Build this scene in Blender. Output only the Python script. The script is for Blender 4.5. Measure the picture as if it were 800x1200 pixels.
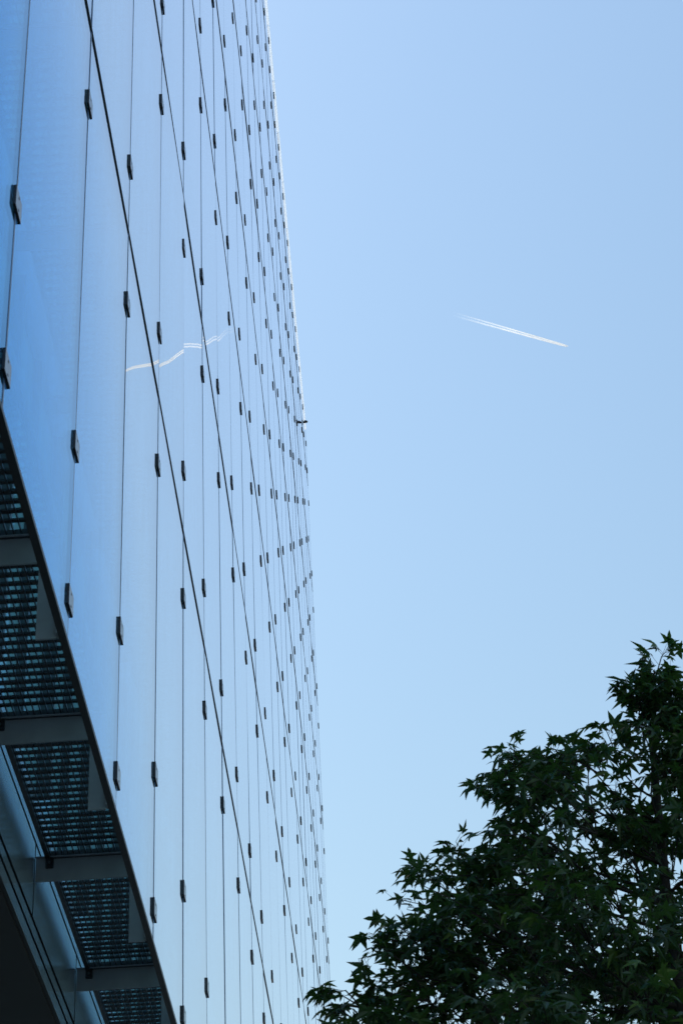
import bpy, bmesh, math, random
from mathutils import Vector, Matrix, noise
C = bpy.context
for o in list(bpy.data.objects): bpy.data.objects.remove(o)
col = C.scene.collection
R = math.radians

# ------------------------------------------------------------------ camera, sky, sun, exposure
U = 1.8                       # one facade bay in metres
EYE = 1.6
def camrot(yaw, pitch, roll):
    return Matrix.Rotation(yaw, 3, 'Z') @ Matrix.Rotation(math.pi/2 + pitch, 3, 'X') @ Matrix.Rotation(roll, 3, 'Z')
cd = bpy.data.cameras.new('camera'); cam = bpy.data.objects.new('camera', cd); col.objects.link(cam)
cam.matrix_world = camrot(R(0.55360), R(35.93204), R(-3.20569)).to_4x4()
cam.location = (0, 0, EYE)
cd.sensor_fit = 'VERTICAL'; cd.sensor_height = 36; cd.sensor_width = 24
cd.lens = 2377.476/1200*36
cd.clip_start = 0.1; cd.clip_end = 60000
cd.dof.use_dof = True; cd.dof.focus_distance = 30; cd.dof.aperture_fstop = 9
C.scene.camera = cam

SUN_EL, SUN_AZ = R(55), R(-68)       # azimuth measured from +Y towards +X
sdir = Vector((math.sin(SUN_AZ)*math.cos(SUN_EL), math.cos(SUN_AZ)*math.cos(SUN_EL), math.sin(SUN_EL)))
w = bpy.data.worlds.new('World'); C.scene.world = w; w.use_nodes = True
nt = w.node_tree; bg = nt.nodes['Background']
sk = nt.nodes.new('ShaderNodeTexSky'); sk.sky_type = 'NISHITA'; sk.sun_disc = False
sk.sun_elevation = SUN_EL; sk.sun_rotation = SUN_AZ
sk.air_density = 2.5; sk.dust_density = 2; sk.ozone_density = 1; sk.altitude = 50
air = nt.nodes.new('ShaderNodeVectorMath'); air.operation = 'MULTIPLY'; air.inputs[1].default_value = (.87, .98, 1.125)
nt.links.new(sk.outputs[0], air.inputs[0]); nt.links.new(air.outputs[0], bg.inputs[0]); bg.inputs[1].default_value = 0.15
sl = bpy.data.lights.new('sun', 'SUN'); sl.energy = 4.2; sl.angle = R(0.5); sl.color = (1, .97, .93)
so = bpy.data.objects.new('sun', sl); col.objects.link(so)
so.rotation_euler = (-sdir).to_track_quat('-Z', 'Y').to_euler()
vs = C.scene.view_settings
C.scene.display_settings.display_device = 'sRGB'
vs.view_transform = 'Standard'; vs.look = 'None'; vs.gamma = 1; vs.exposure = 0.0
vs.use_curve_mapping = False
cy = C.scene.cycles
cy.max_bounces = 12; cy.transparent_max_bounces = 40; cy.glossy_bounces = 8

# ------------------------------------------------------------------ helpers
def tag(o, label=None, cat=None, group=None, kind=None):
    if label: o['label'] = label
    if cat: o['category'] = cat
    if group: o['group'] = group
    if kind: o['kind'] = kind
    return o
def empty(name, loc=(0, 0, 0)):
    o = bpy.data.objects.new(name, None); o.location = loc; o.empty_display_size = .3; col.objects.link(o); return o
def mesh_obj(name, me, parent=None, loc=None, rot=None):
    o = bpy.data.objects.new(name, me)
    if loc is not None: o.location = loc
    if rot is not None: o.rotation_euler = rot
    col.objects.link(o)
    if parent is not None: o.parent = parent
    return o
class MB:
    def __init__(s): s.v = []; s.f = []; s.m = []; s.sm = []
    def box(s, x0, x1, y0, y1, z0, z1, m=0, bev=0):
        b = len(s.v)
        if bev <= 0:
            s.v += [(x, y, z) for x in (x0, x1) for y in (y0, y1) for z in (z0, z1)]
            for f in ((0,1,3,2),(4,6,7,5),(0,4,5,1),(2,3,7,6),(0,2,6,4),(1,5,7,3)):
                s.f.append(tuple(b+i for i in f)); s.m.append(m); s.sm.append(False)
        else:
            bm = bmesh.new(); bmesh.ops.create_cube(bm, size=1)
            for v in bm.verts:
                v.co = Vector(((x0+x1)/2+v.co.x*(x1-x0), (y0+y1)/2+v.co.y*(y1-y0), (z0+z1)/2+v.co.z*(z1-z0)))
            bmesh.ops.bevel(bm, geom=bm.edges[:], offset=bev, segments=1, affect='EDGES')
            bm.verts.ensure_lookup_table(); bm.verts.index_update()
            s.v += [tuple(v.co) for v in bm.verts]
            for f in bm.faces:
                s.f.append(tuple(b+v.index for v in f.verts)); s.m.append(m); s.sm.append(False)
            bm.free()
        return s
    def add(s, me_mb, off=(0, 0, 0), M=None):
        b = len(s.v)
        for v in me_mb.v:
            q = Vector(v)
            if M is not None: q = M @ q
            s.v.append((q.x+off[0], q.y+off[1], q.z+off[2]))
        s.f += [tuple(b+i for i in f) for f in me_mb.f]; s.m += me_mb.m; s.sm += me_mb.sm
    def tube(s, pts, rad, n=8, m=0, cap=True):
        b = len(s.v); k = len(pts); pts = [Vector(p) for p in pts]
        up = None
        for i, p in enumerate(pts):
            t = (pts[min(i+1, k-1)]-pts[max(i-1, 0)]).normalized()
            if up is None: up = t.orthogonal().normalized()
            up = (up - t*up.dot(t)).normalized(); sd = t.cross(up)
            for j in range(n):
                a = 2*math.pi*j/n; q = p+(up*math.cos(a)+sd*math.sin(a))*rad[i]; s.v.append(tuple(q))
        for i in range(k-1):
            for j in range(n):
                s.f.append((b+i*n+j, b+i*n+(j+1) % n, b+(i+1)*n+(j+1) % n, b+(i+1)*n+j)); s.m.append(m); s.sm.append(True)
        if cap:
            s.f.append(tuple(b+j for j in reversed(range(n)))); s.m.append(m); s.sm.append(False)
            s.f.append(tuple(b+(k-1)*n+j for j in range(n))); s.m.append(m); s.sm.append(False)
    def mesh(s, name, mats):
        me = bpy.data.meshes.new(name); me.from_pydata(s.v, [], s.f)
        for m in mats: me.materials.append(m)
        me.polygons.foreach_set('material_index', s.m); me.polygons.foreach_set('use_smooth', s.sm)
        me.update(); return me
    def build(s, name, mats, parent=None, loc=None):
        return mesh_obj(name, s.mesh(name, mats if isinstance(mats, (list, tuple)) else [mats]), parent, loc)

def mat(name):
    m = bpy.data.materials.new(name); m.use_nodes = True
    return m, m.node_tree, m.node_tree.nodes['Principled BSDF']
def simple(name, c, rough=.5, metal=0, var=.15, scale=6, bump=0, ior=None, spec=None, coords='Object'):
    m, t, p = mat(name)
    tc = t.nodes.new('ShaderNodeTexCoord'); n = t.nodes.new('ShaderNodeTexNoise'); n.inputs['Scale'].default_value = scale
    n.inputs['Detail'].default_value = 6
    t.links.new(tc.outputs[coords], n.inputs['Vector'])
    r = t.nodes.new('ShaderNodeMapRange'); r.inputs[1].default_value = .3; r.inputs[2].default_value = .7
    r.inputs[3].default_value = 1-var; r.inputs[4].default_value = 1+var
    t.links.new(n.outputs['Fac'], r.inputs[0])
    mx = t.nodes.new('ShaderNodeVectorMath'); mx.operation = 'SCALE'; mx.inputs[0].default_value = c
    t.links.new(r.outputs[0], mx.inputs['Scale']); t.links.new(mx.outputs[0], p.inputs['Base Color'])
    r2 = t.nodes.new('ShaderNodeMapRange'); r2.inputs[3].default_value = rough*.85; r2.inputs[4].default_value = min(1, rough*1.15)
    t.links.new(n.outputs['Fac'], r2.inputs[0]); t.links.new(r2.outputs[0], p.inputs['Roughness'])
    p.inputs['Metallic'].default_value = metal
    if ior: p.inputs['IOR'].default_value = ior
    if spec is not None: p.inputs['Specular IOR Level'].default_value = spec
    if bump:
        b = t.nodes.new('ShaderNodeBump'); b.inputs['Strength'].default_value = bump; b.inputs['Distance'].default_value = .01
        t.links.new(n.outputs['Fac'], b.inputs['Height']); t.links.new(b.outputs[0], p.inputs['Normal'])
    return m

def glass_mat(name, tint, ior, refl=(1, 1, 1), dirt=.0):
    m, t, p = mat(name); t.nodes.remove(p)
    out = t.nodes['Material Output']
    tr = t.nodes.new('ShaderNodeBsdfTransparent'); tr.inputs[0].default_value = (*tint, 1)
    gl = t.nodes.new('ShaderNodeBsdfGlossy'); gl.inputs['Roughness'].default_value = 0.0; gl.inputs['Color'].default_value = (*refl, 1)
    fr = t.nodes.new('ShaderNodeFresnel'); fr.inputs[0].default_value = ior
    # solar coating: blue at steeper angles, neutral towards grazing
    cr = t.nodes.new('ShaderNodeValToRGB'); e = cr.color_ramp.elements
    e[0].position = .5; e[0].color = (.35, .68, 1, 1); e[1].position = .78; e[1].color = (.98, .98, 1, 1)
    ge = t.nodes.new('ShaderNodeNewGeometry'); im = t.nodes.new('ShaderNodeMapRange')
    im.inputs[3].default_value = ior; im.inputs[4].default_value = 1/ior
    t.links.new(ge.outputs['Backfacing'], im.inputs[0]); t.links.new(im.outputs[0], fr.inputs[0])
    fm = t.nodes.new('ShaderNodeFloatCurve'); cv = fm.mapping.curves[0]
    cv.points[0].location = (0, .05); cv.points[1].location = (1, 1)
    cv.points.new(.05, .10); cv.points.new(.30, .38); cv.points.new(.45, .60); cv.points.new(.6, .84); cv.points.new(.75, .96); fm.mapping.update()
    t.links.new(fr.outputs[0], fm.inputs['Value']); fr = fm
    t.links.new(fr.outputs[0], cr.inputs[0]); t.links.new(cr.outputs[0], gl.inputs['Color'])
    # long soft roller-wave distortion of toughened glass
    tc = t.nodes.new('ShaderNodeTexCoord'); mp = t.nodes.new('ShaderNodeMapping'); mp.inputs['Scale'].default_value = (1, 1.2, .55)
    n = t.nodes.new('ShaderNodeTexNoise'); n.inputs['Scale'].default_value = 1.1; n.inputs['Detail'].default_value = 0
    t.links.new(tc.outputs['Object'], mp.inputs[0]); t.links.new(mp.outputs[0], n.inputs['Vector'])
    b = t.nodes.new('ShaderNodeBump'); b.inputs['Strength'].default_value = .12; b.inputs['Distance'].default_value = .002
    t.links.new(n.outputs['Fac'], b.inputs['Height']); t.links.new(b.outputs[0], gl.inputs['Normal'])
    mx = t.nodes.new('ShaderNodeMixShader')
    t.links.new(fr.outputs[0], mx.inputs[0]); t.links.new(tr.outputs[0], mx.inputs[1]); t.links.new(gl.outputs[0], mx.inputs[2])
    last = mx
    if dirt > 0:
        df = t.nodes.new('ShaderNodeBsdfDiffuse'); df.inputs[0].default_value = (.5, .55, .6, 1)
        m2 = t.nodes.new('ShaderNodeMixShader'); n2 = t.nodes.new('ShaderNodeTexNoise'); n2.inputs['Scale'].default_value = 3; n2.inputs['Detail'].default_value = 8
        mp2 = t.nodes.new('ShaderNodeMapping'); mp2.inputs['Scale'].default_value = (1, 3, .4)
        t.links.new(tc.outputs['Object'], mp2.inputs[0]); t.links.new(mp2.outputs[0], n2.inputs['Vector'])
        rr = t.nodes.new('ShaderNodeMapRange'); rr.inputs[1].default_value = .4; rr.inputs[2].default_value = .75; rr.inputs[4].default_value = dirt
        t.links.new(n2.outputs['Fac'], rr.inputs[0]); t.links.new(rr.outputs[0], m2.inputs[0])
        t.links.new(mx.outputs[0], m2.inputs[1]); t.links.new(df.outputs[0], m2.inputs[2]); last = m2
    t.links.new(last.outputs[0], out.inputs[0])
    return m

M_glass = glass_mat('facade_glass', (.74, .94, 1.0), 1.5, (.94, .98, 1.0), dirt=.025)
M_edge = simple('glass_edge', (.03, .09, .10), .15)
M_seal = simple('black_silicone', (.012, .013, .016), .45, var=.2)
M_seal2 = simple('blue_grey_silicone', (.05, .11, .24), .35, var=.2)
M_clamp = simple('black_coated_clamp', (.010, .010, .012), .2, var=.3, scale=40)
M_steel = simple('grey_painted_steel', (.30, .31, .33), .45, var=.12, scale=5)
M_grate = simple('dark_grating_steel', (.035, .036, .04), .4, var=.25, scale=20)
M_fascia = simple('satin_aluminium_fascia', (.5, .54, .58), .24, metal=.7, var=.015, scale=3)
M_sill = simple('aluminium_sill', (.6, .64, .68), .22, metal=.9, var=.05, scale=3)
M_soffit = simple('dark_brown_soffit', (.032, .026, .026), .6, var=.25, scale=2)
M_dark = simple('dark_core', (.02, .02, .022), .6)
M_inner = simple('inner_window_glass', (.5, .9, 1.0), .05, metal=.3, var=.08, spec=1.0)
M_mull = simple('inner_mullion', (.10, .11, .12), .35, metal=.5)
M_wall = simple('pale_render', (.45, .45, .44), .8, var=.1, bump=.2)
M_roof = simple('roof_gravel', (.25, .25, .24), .9, scale=40, bump=.4)

# ------------------------------------------------------------------ ground
gm = MB(); S = 30000
gm.v = [(-S, -S, 0), (S, -S, 0), (S, S, 0), (-S, S, 0)]; gm.f = [(0, 1, 2, 3)]; gm.m = [0]; gm.sm = [False]
M_ground = simple('ground', (.16, .16, .15), .9, scale=.05, coords='Object')
tag(gm.build('ground', M_ground), kind='structure')
def paving():
    m, t, p = mat('stone_paving')
    tc = t.nodes.new('ShaderNodeTexCoord'); br = t.nodes.new('ShaderNodeTexBrick')
    br.inputs['Scale'].default_value = 1; br.inputs['Brick Width'].default_value = .9; br.inputs['Row Height'].default_value = .45
    br.inputs['Mortar Size'].default_value = .006
    br.inputs['Color1'].default_value = (.26, .25, .24, 1); br.inputs['Color2'].default_value = (.21, .205, .2, 1); br.inputs['Mortar'].default_value = (.03, .03, .03, 1)
    t.links.new(tc.outputs['Object'], br.inputs['Vector']); t.links.new(br.outputs['Color'], p.inputs['Base Color'])
    p.inputs['Roughness'].default_value = .75
    return m
pm = MB(); pm.v = [(-40, -40, .004), (30, -40, .004), (30, 80, .004), (-40, 80, .004)]; pm.f = [(0, 1, 2, 3)]; pm.m = [0]; pm.sm = [False]
tag(pm.build('pavement', paving()), kind='structure')

# ------------------------------------------------------------------ the glass building
def Y(n): return (n + 2.6614) * U
def Z(h): return h * U + EYE
def X(x): return x * U
XG = X(-0.8121)                 # outer glass plane
FL = 2.16487                    # storey in bays
H0, HA = 2.9912, 5.49189        # bottom edge of glass, first horizontal joint
def lv(k): return HA + FL * k   # height of joint k
N0, N1 = -5, 25
TOP = lv(7.56)
XF = X(-1.245)                  # inner fascia plane
eye = Vector((0, 0, EYE))
bld = empty('office_building', (XG - 8, Y(10), 0))
tag(bld, 'tall office building clad in a reflective blue glass skin held by small black clamps', 'building')
bld_inv = Vector(bld.location)
def part(name, mb, mats, parent=bld):
    o = mb.build(name, mats, parent)
    if parent is bld: o.location = -bld_inv
    return o
def spread(name, items, mats, parent=bld, limit=100, extra=None):
    """items: (MB, location, euler or None). The nearest ones ahead of the viewer become parts of their own, the rest one object."""
    def key(it):
        p = Vector(it[1]); d = (p - eye).length
        return d + (60 if p.y < Y(.2) else 0)
    items = sorted(items, key=key); cache = {}
    for mb, loc, rot in items[:limit]:
        if id(mb) not in cache: cache[id(mb)] = mb.mesh(name, mats)
        o = mesh_obj(name, cache[id(mb)], parent, Vector(loc) - bld_inv, rot)
        if extra: extra(o)
    if len(items) > limit:
        big = MB()
        for mb, loc, rot in items[limit:]:
            from mathutils import Euler
            big.add(mb, loc, Euler(rot).to_matrix() if rot else None)
        o = part(name, big, mats, parent); o['kind'] = 'stuff'

rng = random.Random(7)
# glass panes: gently bowed, each set at its own tiny angle
PW = U - .0195
def pane(h, bowx, bowy, tw):
    mb = MB(); nx, ny = 14, 14; T = .010
    for j in range(ny+1):
        for i in range(nx+1):
            a = -1+2*i/nx; b = -1+2*j/ny
            d = bowx*(1-a*a) + bowy*(1-b*b) + tw*(a-a**3)*(b-b**3)*3
            mb.v.append((d, a*PW/2, b*h/2))
    for j in range(ny):
        for i in range(nx):
            q = j*(nx+1)+i; mb.f.append((q, q+1, q+nx+2, q+nx+1)); mb.m.append(0); mb.sm.append(True)
    b0 = len(mb.v)
    mb.v += [(-T, -PW/2, -h/2), (-T, PW/2, -h/2), (-T, PW/2, h/2), (-T, -PW/2, h/2)]
    mb.f.append((b0, b0+3, b0+2, b0+1)); mb.m.append(0); mb.sm.append(False)
    # edge faces
    c0 = len(mb.v)
    mb.v += [(-T, -PW/2, -h/2), (-T, PW/2, -h/2), (-T, PW/2, h/2), (-T, -PW/2, h/2)]
    mb.v += [(0, -PW/2, -h/2), (0, PW/2, -h/2), (0, PW/2, h/2), (0, -PW/2, h/2)]
    for a, b in ((0, 1), (1, 2), (2, 3), (3, 0)): mb.f.append((c0+a, c0+b, c0+4+b, c0+4+a))
    mb.m += [1]*4; mb.sm += [False]*4
    return mb
rows = [(H0+.012, lv(0)-.0049)] + [(lv(k)+.0049, lv(k+1)-.0049) for k in range(7)] + [(lv(7)+.0049, TOP)]
items = []
for r, (z0, z1) in enumerate(rows):
    h = (z1-z0)*U
    var = [pane(h, rng.uniform(-.0015, .0012), rng.uniform(-.0012, .001), rng.uniform(-.0005, .0005)) for _ in range(7)]
    for n in range(N0, N1):
        items.append((rng.choice(var), (XG, Y(n+.5), Z((z0+z1)/2)), (0, R(rng.gauss(0, .03)), R(max(-.12, min(.12, rng.gauss(0, .065)))))))
spread('glass_pane', items, [M_glass, M_edge])

# joints: upright seals almost flush, level joints slightly proud
for n in range(N0, N1+1):
    mb = MB()
    for z0, z1 in rows: mb.box(XG-.011, XG+.0016, Y(n)-.0095, Y(n)+.0095, Z(z0)-.001, Z(z1)+.001)
    part('vertical_joint', mb, M_seal2)
for k in range(8):
    mb = MB().box(XG-.012, XG+.0062, Y(N0)-.011, Y(N1)+.011, Z(lv(k))-.0088, Z(lv(k))+.0088)
    part('horizontal_joint', mb, M_seal)
part('bottom_rail', MB().box(XG-.03, XG+.008, Y(N0)-.011, Y(N1)+.011, Z(H0)-.004, Z(H0+.012)), M_seal)
# glass clamps
clm = MB().box(-.003, .0125, -.068, .068, -.061, .061, 0, .002)
clm.box(.012, .0138, -.007, .007, .033, .040, 1); clm.box(.012, .0138, -.007, .007, -.040, -.033, 1)
levels = [-1.09+.0, -.84]
for k in range(0, 8):
    levels += [k-.17, k+.165]
levels[-1] = 7.15
items = []
for n in range(N0+1, N1+1):
    for l in levels:
        items.append((clm, (XG+.002, Y(n)+rng.gauss(0, .004), Z(HA+FL*l)+rng.gauss(0, .004)), None))
    items.append((clm, (XG+.002, Y(n), Z(HA+FL*7.42)), None))
spread('glass_clamp', items, [M_clamp, M_seal])

# frosted cap along the top of the glass, standing above the roof
m, t, p = mat('frosted_parapet_cap'); t.nodes.remove(p)
df = t.nodes.new('ShaderNodeBsdfDiffuse'); df.inputs[0].default_value = (.85, .87, .88, 1)
tl = t.nodes.new('ShaderNodeBsdfTranslucent'); tl.inputs[0].default_value = (.93, .95, .97, 1)
mx = t.nodes.new('ShaderNodeMixShader'); mx.inputs[0].default_value = .74
t.links.new(df.outputs[0], mx.inputs[1]); t.links.new(tl.outputs[0], mx.inputs[2]); t.links.new(mx.outputs[0], t.nodes['Material Output'].inputs[0])
M_frost = m
mb = MB()
for n in range(N0, N1):
    b = len(mb.v); y0, y1 = Y(n)+.012, Y(n+1)-.012
    mb.v += [(XG-.02, y0, Z(TOP)+.004), (XG-.02, y1, Z(TOP)+.004), (XG+.034, y1, Z(TOP)-.012), (XG+.034, y0, Z(TOP)-.012),
             (XG-.02, y0, Z(TOP)+.012), (XG-.02, y1, Z(TOP)+.012), (XG+.034, y1, Z(TOP)-.004), (XG+.034, y0, Z(TOP)-.004)]
    for f in ((0, 1, 2, 3), (4, 7, 6, 5), (0, 4, 5, 1), (2, 6, 7, 3), (0, 3, 7, 4), (1, 5, 6, 2)):
        mb.f.append(tuple(b+i for i in f)); mb.m.append(0); mb.sm.append(False)
part('parapet_cap', mb, M_frost)

# maintenance gratings in the cavity, one per bay and storey
GZ = 3.38
gr = MB(); gx0, gx1 = X(-1.187), X(-.858); PIT = .0458*U
y = -U/2 + .045
while y < U/2 - .03:
    wv = rng.uniform(.0125, .0165); gr.box(gx0, gx1, y-wv, y+wv, -.012-rng.uniform(0, .004), 0); y += PIT
x = gx0
while x < gx1:
    gr.box(x-.0034, x+.0034, -U/2+.02, U/2-.02, -.030, -.0125); x += .0385
gr.box(gx0, gx1, -U/2+.006, -U/2+.016, -.05, .002); gr.box(gx0, gx1, U/2-.016, U/2-.006, -.05, .002)
NB = list(range(N0, N1))
items = []
for k in range(0, 9):
    h = GZ + FL*k
    if h > lv(7): break
    for n in NB: items.append((gr, (0, Y(n+.5), Z(h)), None))
spread('floor_grating', items, [M_grate])
for k in range(0, 8):
    h = GZ + FL*k
    part('grating_stringer', MB().box(X(-1.205), X(-1.188), Y(N0), Y(N1), Z(h)-.055, Z(h)+.02), M_grate)
    part('grating_stringer', MB().box(X(-.857), X(-.842), Y(N0), Y(N1), Z(h)-.055, Z(h)+.02), M_grate)

# L-shaped steel brackets carrying grating and glass
arm = MB().box(X(-1.241), X(-.842), -.006, .006, Z(3.265)-Z(3.355), 0, 0)
arm.box(X(-1.241), X(-.842), -.03, .03, .0, .006)
gus = MB().box(X(-.899), X(-.842), -.0055, .0055, Z(3.010)-Z(3.355), Z(3.265)-Z(3.355)-.0005)
gus.box(X(-.842), XG-.022, -.03, .03, Z(3.02)-Z(3.355), Z(3.09)-Z(3.355))
cle = MB().box(X(-1.204), X(-1.176), -.028, -.0065, -.075, -.002, 0, .003)
cle.tube([(X(-1.19), -.028, -.04), (X(-1.19), -.036, -.04)], [.009, .009], 6, 1)
gus_me = gus.mesh('gusset_plate', [M_steel]); cle_me = cle.mesh('cleat', [M_seal, M_mull])
def arm_extra(o):
    g = mesh_obj('gusset_plate', gus_me, o); c = mesh_obj('cleat', cle_me, o)
items = []
for k in range(0, 8):
    for n in range(N0, N1+1):
        items.append((arm, (0, Y(n), Z(3.355+FL*k)), None))
spread('bracket_arm', items, [M_steel], extra=arm_extra)

# inner skin: fascia, sill, windows and mullions behind the cavity
core = X(-1.262)
def clad(y0, y1, z0, z1):      # folded sheet: bright face on a dark carrier
    mb = MB(); mb.box(XF-.0025, XF, y0, y1, z0, z1, 0); mb.box(core, XF-.004, y0+.002, y1-.002, z0+.001, z1-.001, 1); return mb
fas = clad(-U/2+.017, U/2-.017, Z(3.137), Z(3.414))
sil = clad(-U/2+.004, U/2-.004, Z(3.430), Z(3.60))
win = MB().box(core, XF-.012, -U/2+.03, U/2-.03, Z(3.61), Z(3.13+FL))
mul = MB().box(core, XF+.085, -.025, .025, Z(3.602), Z(3.13+FL)).box(core, XF+.05, U/2-.018, U/2+.018, Z(3.602), Z(3.13+FL))
fi, si, wi, mi = [], [], [], []
for k in range(0, 8):
    for n in NB:
        if k < 7 or True:
            fi.append((fas, (0, Y(n+.5), FL*k*U), None)); si.append((sil, (0, Y(n+.5), FL*k*U), None))
        if k < 7: wi.append((win, (0, Y(n+.5), FL*k*U), None)); mi.append((mul, (0, Y(n), FL*k*U), None))
spread('fascia_panel', fi, [M_fascia, M_seal]); spread('sill_panel', si, [M_sill, M_seal])
spread('inner_window', wi, [M_inner]); spread('window_mullion', mi, [M_mull])
# trims under the fascia
part('fascia_trim', clad(Y(N0), Y(N1)+.02, Z(3.074), Z(3.116)), [M_fascia, M_seal])
part('fascia_trim', clad(Y(N0), Y(N1)+.02, Z(3.006), Z(3.056)), [M_fascia, M_seal])
# body of the building
XB = X(-12)
yA, yB = Y(N0), Y(N1)+.03
body = MB().box(XB, core-.002, yA, yB-.05, Z(3.02), Z(lv(7)+.2))
part('inner_core', body, M_dark)
part('roof', MB().box(XB-.02, core-.003, yA-.02, yB-.03, Z(lv(7)+.2)+.002, Z(lv(7)+.2)+.15), M_roof)
ew = MB()
for k in range(-1, 7):
    for i in range(9):
        x1 = core - .05 - i*U*1.18; x0 = x1 - U*1.15
        ew.box(x0, x1, yB-.047, yB, Z(max(lv(k)+.01, 3.03)), Z(lv(k+1)-.01))
part('end_wall', ew, M_inner)
part('corner_fin', MB().box(XF-.01, XG-.025, yB-.045, yB-.015, Z(3.02), TOP*U+EYE-.3), M_mull)
part('soffit', MB().box(X(-4.2), X(-1.2625), yA, yB, Z(3.0), Z(3.018)), M_soffit)
gw = MB().box(X(-4.4), X(-4.2), yA, yB, 0, Z(3.0))
part('ground_floor_wall', gw, M_inner)
gq = MB()
for n in range(N0, N1+1): gq.box(X(-4.199), X(-4.17), Y(n)-.03, Y(n)+.03, 0.004, Z(2.999))
part('ground_floor_mullion', gq, M_mull)
for n in range(N0+1, N1+1, 4):
    mb = MB(); mb.tube([(X(-2.2), Y(n), .005), (X(-2.2), Y(n), Z(2.999))], [.28, .28], 24)
    part('column', mb, M_wall)

# small fixture jutting from the top of the facade near its far corner
fx = empty('roof_fixture', (XG+.016, Y(23.35), Z(lv(7.03))))
tag(fx, 'small dark fixture jutting out from the glass facade top near its far corner', 'fixture')
mb = MB(); mb.box(0.003, .07, -.03, .03, -.02, .02, 0, .006); mb.box(0, .012, -.05, .05, -.05, .05); mb.build('mounting_arm', M_clamp, fx)
mb = MB(); mb.tube([(.03, 0, .0), (.07, 0, .02), (.11, 0, .018), (.14, 0, 0)], [.03, .045, .04, .028], 10); mb.build('housing', M_clamp, fx)

# ------------------------------------------------------------------ tree
def leaf_mat():
    m, t, p = mat('sweetgum_leaf')
    ge = t.nodes.new('ShaderNodeNewGeometry')
    cr = t.nodes.new('ShaderNodeValToRGB'); e = cr.color_ramp.elements
    e[0].position = 0; e[0].color = (.021, .055, .028, 1); e[1].position = 1; e[1].color = (.075, .15, .025, 1)
    x = e.new(.55); x.color = (.030, .074, .032, 1); x = e.new(.86); x.color = (.038, .085, .033, 1); x = e.new(.95); x.color = (.08, .15, .025, 1)
    t.links.new(ge.outputs['Random Per Island'], cr.inputs[0])
    t.links.new(cr.outputs[0], p.inputs['Base Color'])
    p.inputs['Roughness'].default_value = .42; p.inputs['Specular IOR Level'].default_value = .4
    tr = t.nodes.new('ShaderNodeBsdfTranslucent'); tr.inputs[0].default_value = (.07, .16, .02, 1)
    mx = t.nodes.new('ShaderNodeMixShader'); mx.inputs[0].default_value = .3
    t.links.new(p.outputs[0], mx.inputs[1]); t.links.new(tr.outputs[0], mx.inputs[2])
    t.links.new(mx.outputs[0], t.nodes['Material Output'].inputs[0])
    return m
M_leaf = leaf_mat()
M_bark = simple('tree_bark', (.03, .026, .022), .85, var=.35, scale=12, bump=.6)
TX, TY = 1.70, 11.0
tree = empty('tree', (TX, TY, 0))
tag(tree, 'dense dark green tree with star shaped leaves in the shade beside the glass building', 'tree')
tr_ = random.Random(21)
prof = [(3.0, 1.2), (3.8, 2.2), (5.0, 2.45), (5.8, 2.4), (6.1, 2.2), (6.3, 2.0), (6.55, 1.75), (6.9, 1.5), (7.2, 1.2), (7.6, 1.0), (7.8, .5), (8.0, .22), (8.15, .12), (8.25, .04)]
def crown_r(z):
    if z <= prof[0][0] or z >= prof[-1][0]: return 0
    for (a, ra), (b, rb) in zip(prof, prof[1:]):
        if a <= z <= b: return ra + (rb-ra)*(z-a)/(b-a)
tops = [(0, 8.30), (.2, 8.0), (.42, 7.58), (.7, 7.70), (1.05, 7.68), (1.25, 7.25), (1.65, 7.0), (1.85, 6.62), (2.1, 6.45), (2.4, 6.2), (3, 5.2)]
def crown_top(q):       # the crown is stepped: a narrow leader above a ring of side limbs
    for (a, ra), (b, rb) in zip(tops, tops[1:]):
        if a <= q <= b: return ra + (rb-ra)*(q-a)/(b-a)
    return 5
def axis(z):      # trunk centre line, slightly wandering
    return Vector((.03*math.sin(z*1.3) - .06 + max(0, z-6.6)*.09, .05*math.cos(z*.9), z))
mb = MB(); zs = [i*.3 for i in range(27)]
mb.tube([axis(z) for z in zs], [.012 + .125*(1-z/8.5)**1.15 + (.08*math.exp(-z*3)) for z in zs], 12)
trunk = mb.build('trunk', M_bark, tree)
# leaf shape: five pointed lobes
lob = [(-128, .58), (-62, .9), (0, 1.08), (62, .9), (128, .58)]
outl = [(-172, .10)]
for i, (a, r) in enumerate(lob):
    outl.append((a-17, r*.56)); outl.append((a, r)); outl.append((a+17, r*.56))
    if i < 4: outl.append(((a+lob[i+1][0])/2, .34))
outl.append((172, .10))
LV, LF = [], []
def add_leaf(p, d, n, s, droop):
    d = d.normalized(); n = (n - d*n.dot(d)); n = n.normalized() if n.length > 1e-4 else d.orthogonal().normalized()
    sd = d.cross(n); b = len(LV)
    c = p + d*s*.12; LV.append(tuple(c)); ls = [tr_.uniform(.78, 1.15) for _ in range(7)]; wd = tr_.uniform(.85, 1.2); cl = tr_.uniform(-.05, .3)
    for ii, (a, r) in enumerate(outl):
        r = r*ls[min(6, (ii+2)//4)]; a = a*(1 + (wd-1)*.15)
        a = R(a); u = math.cos(a)*r; v = math.sin(a)*r
        q = c + d*(u*s*.62) + sd*(v*s*.62) + n*(s*(-droop*(u*u+v*v) + cl*abs(v)*.7))
        LV.append(tuple(q))
    k = len(outl)
    for i in range(k-1): LF.append((b, b+1+i, b+2+i))
tw = MB()
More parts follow.
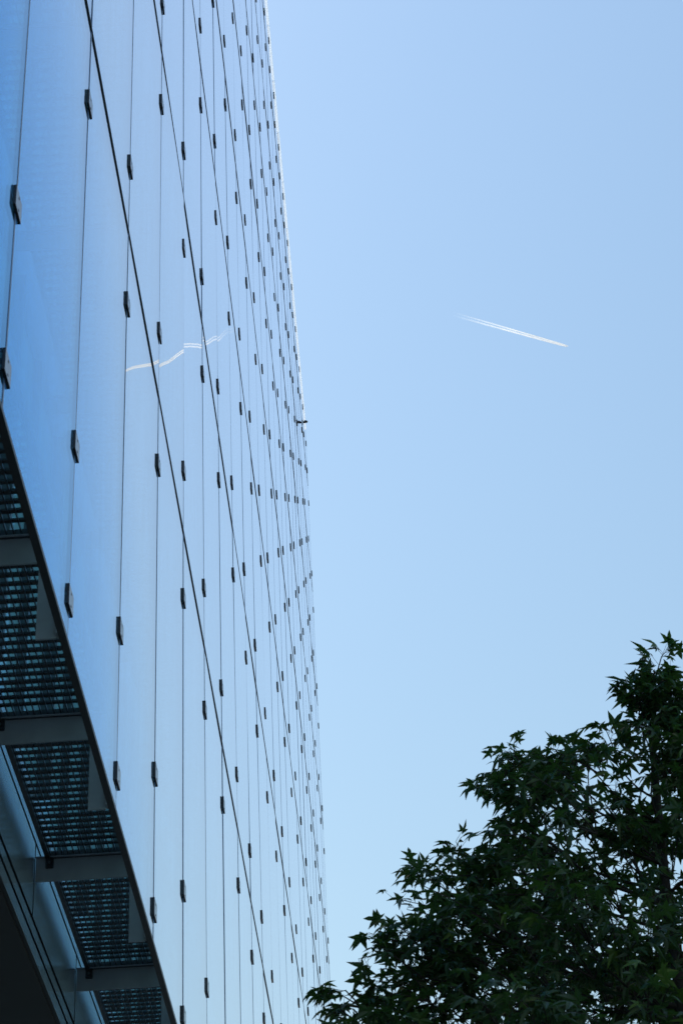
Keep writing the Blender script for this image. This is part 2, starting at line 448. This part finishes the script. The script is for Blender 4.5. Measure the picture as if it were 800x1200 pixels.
def spray(c, out, rad, leaves):
    """a bunch of twigs growing from inside the crown through c, leaves along and at their ends"""
    base = c - out*rad*.9
    nt_ = max(3, leaves//9)
    for _ in range(nt_):
        e = c + Vector((tr_.gauss(0, 1), tr_.gauss(0, 1), tr_.gauss(0, .8)+.25)).normalized()*rad*tr_.uniform(.45, 1.0) + out*rad*.15
        mid = (base+e)/2 + Vector((tr_.gauss(0, .03), tr_.gauss(0, .03), .05))
        tw.tube([base, mid, e], [.006, .004, .002], 4, cap=False)
        for i in range(9):
            f = .35 + .65*(i/8)**.8
            q = (base.lerp(mid, f*2) if f < .5 else mid.lerp(e, f*2-1))
            az = tr_.uniform(0, 2*math.pi)
            d = Vector((math.cos(az), math.sin(az), tr_.uniform(-.95, .4))) + (e-base).normalized()*.8
            st = d.normalized()*tr_.uniform(.04, .09)
            nn = Vector((tr_.gauss(0, .75), tr_.gauss(0, .75), 1))
            sc = tr_.uniform(.085, .15)
            LV_start = q+st
            tw.tube([q, LV_start], [.0016, .0012], 3, cap=False)
            add_leaf(LV_start, Vector((d.x, d.y, d.z-.2)), nn, sc, tr_.uniform(.15, .5))
limb_mbs = []
def limb_to(c, z0):
    a = axis(z0); d = c-a
    pts = []; rr = []
    k = 6
    for i in range(k+1):
        f = i/k
        q = a + d*f + Vector((0, 0, -.18*math.sin(math.pi*f)*d.length*.5))
        q += Vector((noise.noise(q*2), noise.noise(q*2+Vector((9, 0, 0))), 0))*.05*math.sin(math.pi*f)
        pts.append(q); rr.append(max(.004, (.006+.006*d.length)*(1-f*.8)))
    b = MB(); b.tube(pts, rr, 6, cap=False); limb_mbs.append(b)
# main outline sprays facing the street: (x offset, y offset, z, radius)
left = [(-2.02, .0, 6.13, .20), (-1.72, .2, 6.10, .26), (-1.66, -.1, 6.36, .20), (-1.50, .1, 6.55, .20), (-1.40, .0, 6.86, .17), (-1.30, -.2, 6.72, .22),
        (-1.05, .1, 6.92, .20), (-.98, -.1, 7.32, .19), (-.92, .1, 7.12, .22), (-.90, .0, 7.55, .17), (-.74, .1, 7.66, .18), (-.62, -.1, 7.55, .2), (-.42, .0, 7.60, .19),
        (-.25, .1, 7.68, .17), (-.05, .0, 7.85, .19), (.02, .1, 8.08, .15), (.10, .0, 8.20, .13), (.28, .1, 8.02, .2),
        (-1.45, .15, 6.3, .24), (-1.2, -.1, 6.4, .26), (-1.35, .0, 6.05, .26), (-1.0, .2, 6.6, .26), (-1.55, .1, 5.95, .26), (-1.15, .05, 6.15, .28), (-1.8, .0, 5.9, .24), (-.32, .0, 7.28, .22), (-.28, -.1, 6.95, .26), (-.45, .1, 6.75, .26), (-.1, .1, 7.1, .24), (-.55, .0, 7.1, .24)]
for x, y, z, r in left:
    c = Vector((x, y, z)); limb_to(c, max(3, z-.25-.45*abs(x)))
    o = Vector((x, y, .5)).normalized(); spray(c, o, r, 42)
cnt = 0
while cnt < 540:
    z = tr_.uniform(3.1, 8.1); rr = crown_r(z)
    f = tr_.random()**.42; az = tr_.uniform(0, 2*math.pi)
    if tr_.random() > .35 + .65*rr/2.4: continue
    rad = tr_.uniform(.24, .36) if z < 7 else .2
    rx = max(0, rr-rad*.8)*f
    c = axis(z) + Vector((math.cos(az)*rx, math.sin(az)*rx, 0))
    if c.z + rad*.85 > crown_top(math.hypot(c.x-.12, c.y)) - .5*max(0, -c.y): continue
    if noise.noise(c*1.1+Vector((3, 1, 7))) < -.34: continue
    if rx > .3 and cnt % 5 == 0: limb_to(c, max(2.6, z-.2-.45*rx))
    spray(c, Vector((math.cos(az), math.sin(az), .4)).normalized(), rad, 42 if z > 5.2 else 30); cnt += 1
me = bpy.data.meshes.new('crown'); me.from_pydata(LV, [], LF); me.materials.append(M_leaf); me.update()
crown = mesh_obj('crown', me, tree)
tw.build('twigs', M_bark, crown)
limb_mbs.sort(key=lambda b: -len(b.v))
for b in limb_mbs[:90]: b.build('limb', M_bark, tree)
rest = MB()
for b in limb_mbs[90:]: rest.add(b)
o = rest.build('limb', M_bark, tree); o['kind'] = 'stuff'

# ------------------------------------------------------------------ contrail, three kilometres up
ALT = 3000.0
tip = Vector((0.10743, .75943, .64165)); tip *= ALT/tip.z
tail = Vector((0.0500, .7497, .66)); tail *= ALT/tail.z
tip.z += EYE; tail.z += EYE
ax = tip - tail; L = ax.length
con = MB(); K = 60
def strand(sgn, w_tip, w_tail):
    pts, rr = [], []
    for i in range(K+1):
        f = i/K          # 0 at the tip
        off = (1.55 + 3.3*f**.8)*sgn
        nz = noise.noise(Vector((f*14, sgn*5, 0)))
        pts.append((L*(1-f), off + nz*2*f, nz*1.5*f))
        rr.append((.5 + (w_tip-.5)*min(1, f/.06)**.6 + (w_tail-w_tip)*f)*(1+.2*noise.noise(Vector((f*16, sgn*3, 4)))))
    con.tube(pts, rr, 16)
strand(1, 1.45, 2.5); strand(-1, 1.45, 1.9)
m, t, p = mat('contrail_ice'); t.nodes.remove(p)
tc = t.nodes.new('ShaderNodeTexCoord'); sx = t.nodes.new('ShaderNodeSeparateXYZ'); t.links.new(tc.outputs['Object'], sx.inputs[0])
mr = t.nodes.new('ShaderNodeMapRange'); mr.interpolation_type = 'SMOOTHSTEP'; mr.inputs[1].default_value = 0; mr.inputs[2].default_value = L*.95; mr.inputs[3].default_value = 0; mr.inputs[4].default_value = .98
t.links.new(sx.outputs['X'], mr.inputs[0])
nz = t.nodes.new('ShaderNodeTexNoise'); nz.inputs['Scale'].default_value = .05; nz.inputs['Detail'].default_value = 4
mp = t.nodes.new('ShaderNodeMapping'); mp.inputs['Scale'].default_value = (.35, 1, 1); t.links.new(tc.outputs['Object'], mp.inputs[0]); t.links.new(mp.outputs[0], nz.inputs['Vector'])
mn = t.nodes.new('ShaderNodeMapRange'); mn.inputs[1].default_value = .3; mn.inputs[2].default_value = .7; mn.inputs[3].default_value = .8; mn.inputs[4].default_value = 1.05
t.links.new(nz.outputs['Fac'], mn.inputs[0])
mu = t.nodes.new('ShaderNodeMath'); mu.operation = 'MULTIPLY'; mu.use_clamp = True; t.links.new(mr.outputs[0], mu.inputs[0]); t.links.new(mn.outputs[0], mu.inputs[1])
df = t.nodes.new('ShaderNodeBsdfDiffuse'); df.inputs[0].default_value = (.95, .95, .95, 1)
tl = t.nodes.new('ShaderNodeBsdfTranslucent'); tl.inputs[0].default_value = (.95, .95, .95, 1)
m1 = t.nodes.new('ShaderNodeMixShader'); m1.inputs[0].default_value = .6
tp = t.nodes.new('ShaderNodeBsdfTransparent'); m2 = t.nodes.new('ShaderNodeMixShader')
t.links.new(df.outputs[0], m1.inputs[1]); t.links.new(tl.outputs[0], m1.inputs[2])
t.links.new(mu.outputs[0], m2.inputs[0]); t.links.new(tp.outputs[0], m2.inputs[1]); t.links.new(m1.outputs[0], m2.inputs[2])
t.links.new(m2.outputs[0], t.nodes['Material Output'].inputs[0])
xd = ax.normalized(); yd = Vector((0, 0, 1)).cross(xd).normalized(); zd = xd.cross(yd)
# spread the two strands across the viewing direction of anyone below
co = con.build('contrail', m)
Mx = Matrix((xd, yd, zd)).transposed().to_4x4(); Mx.translation = tail
co.matrix_world = Mx
tag(co, 'thin white double vapour trail high in the clear blue sky', 'contrail')
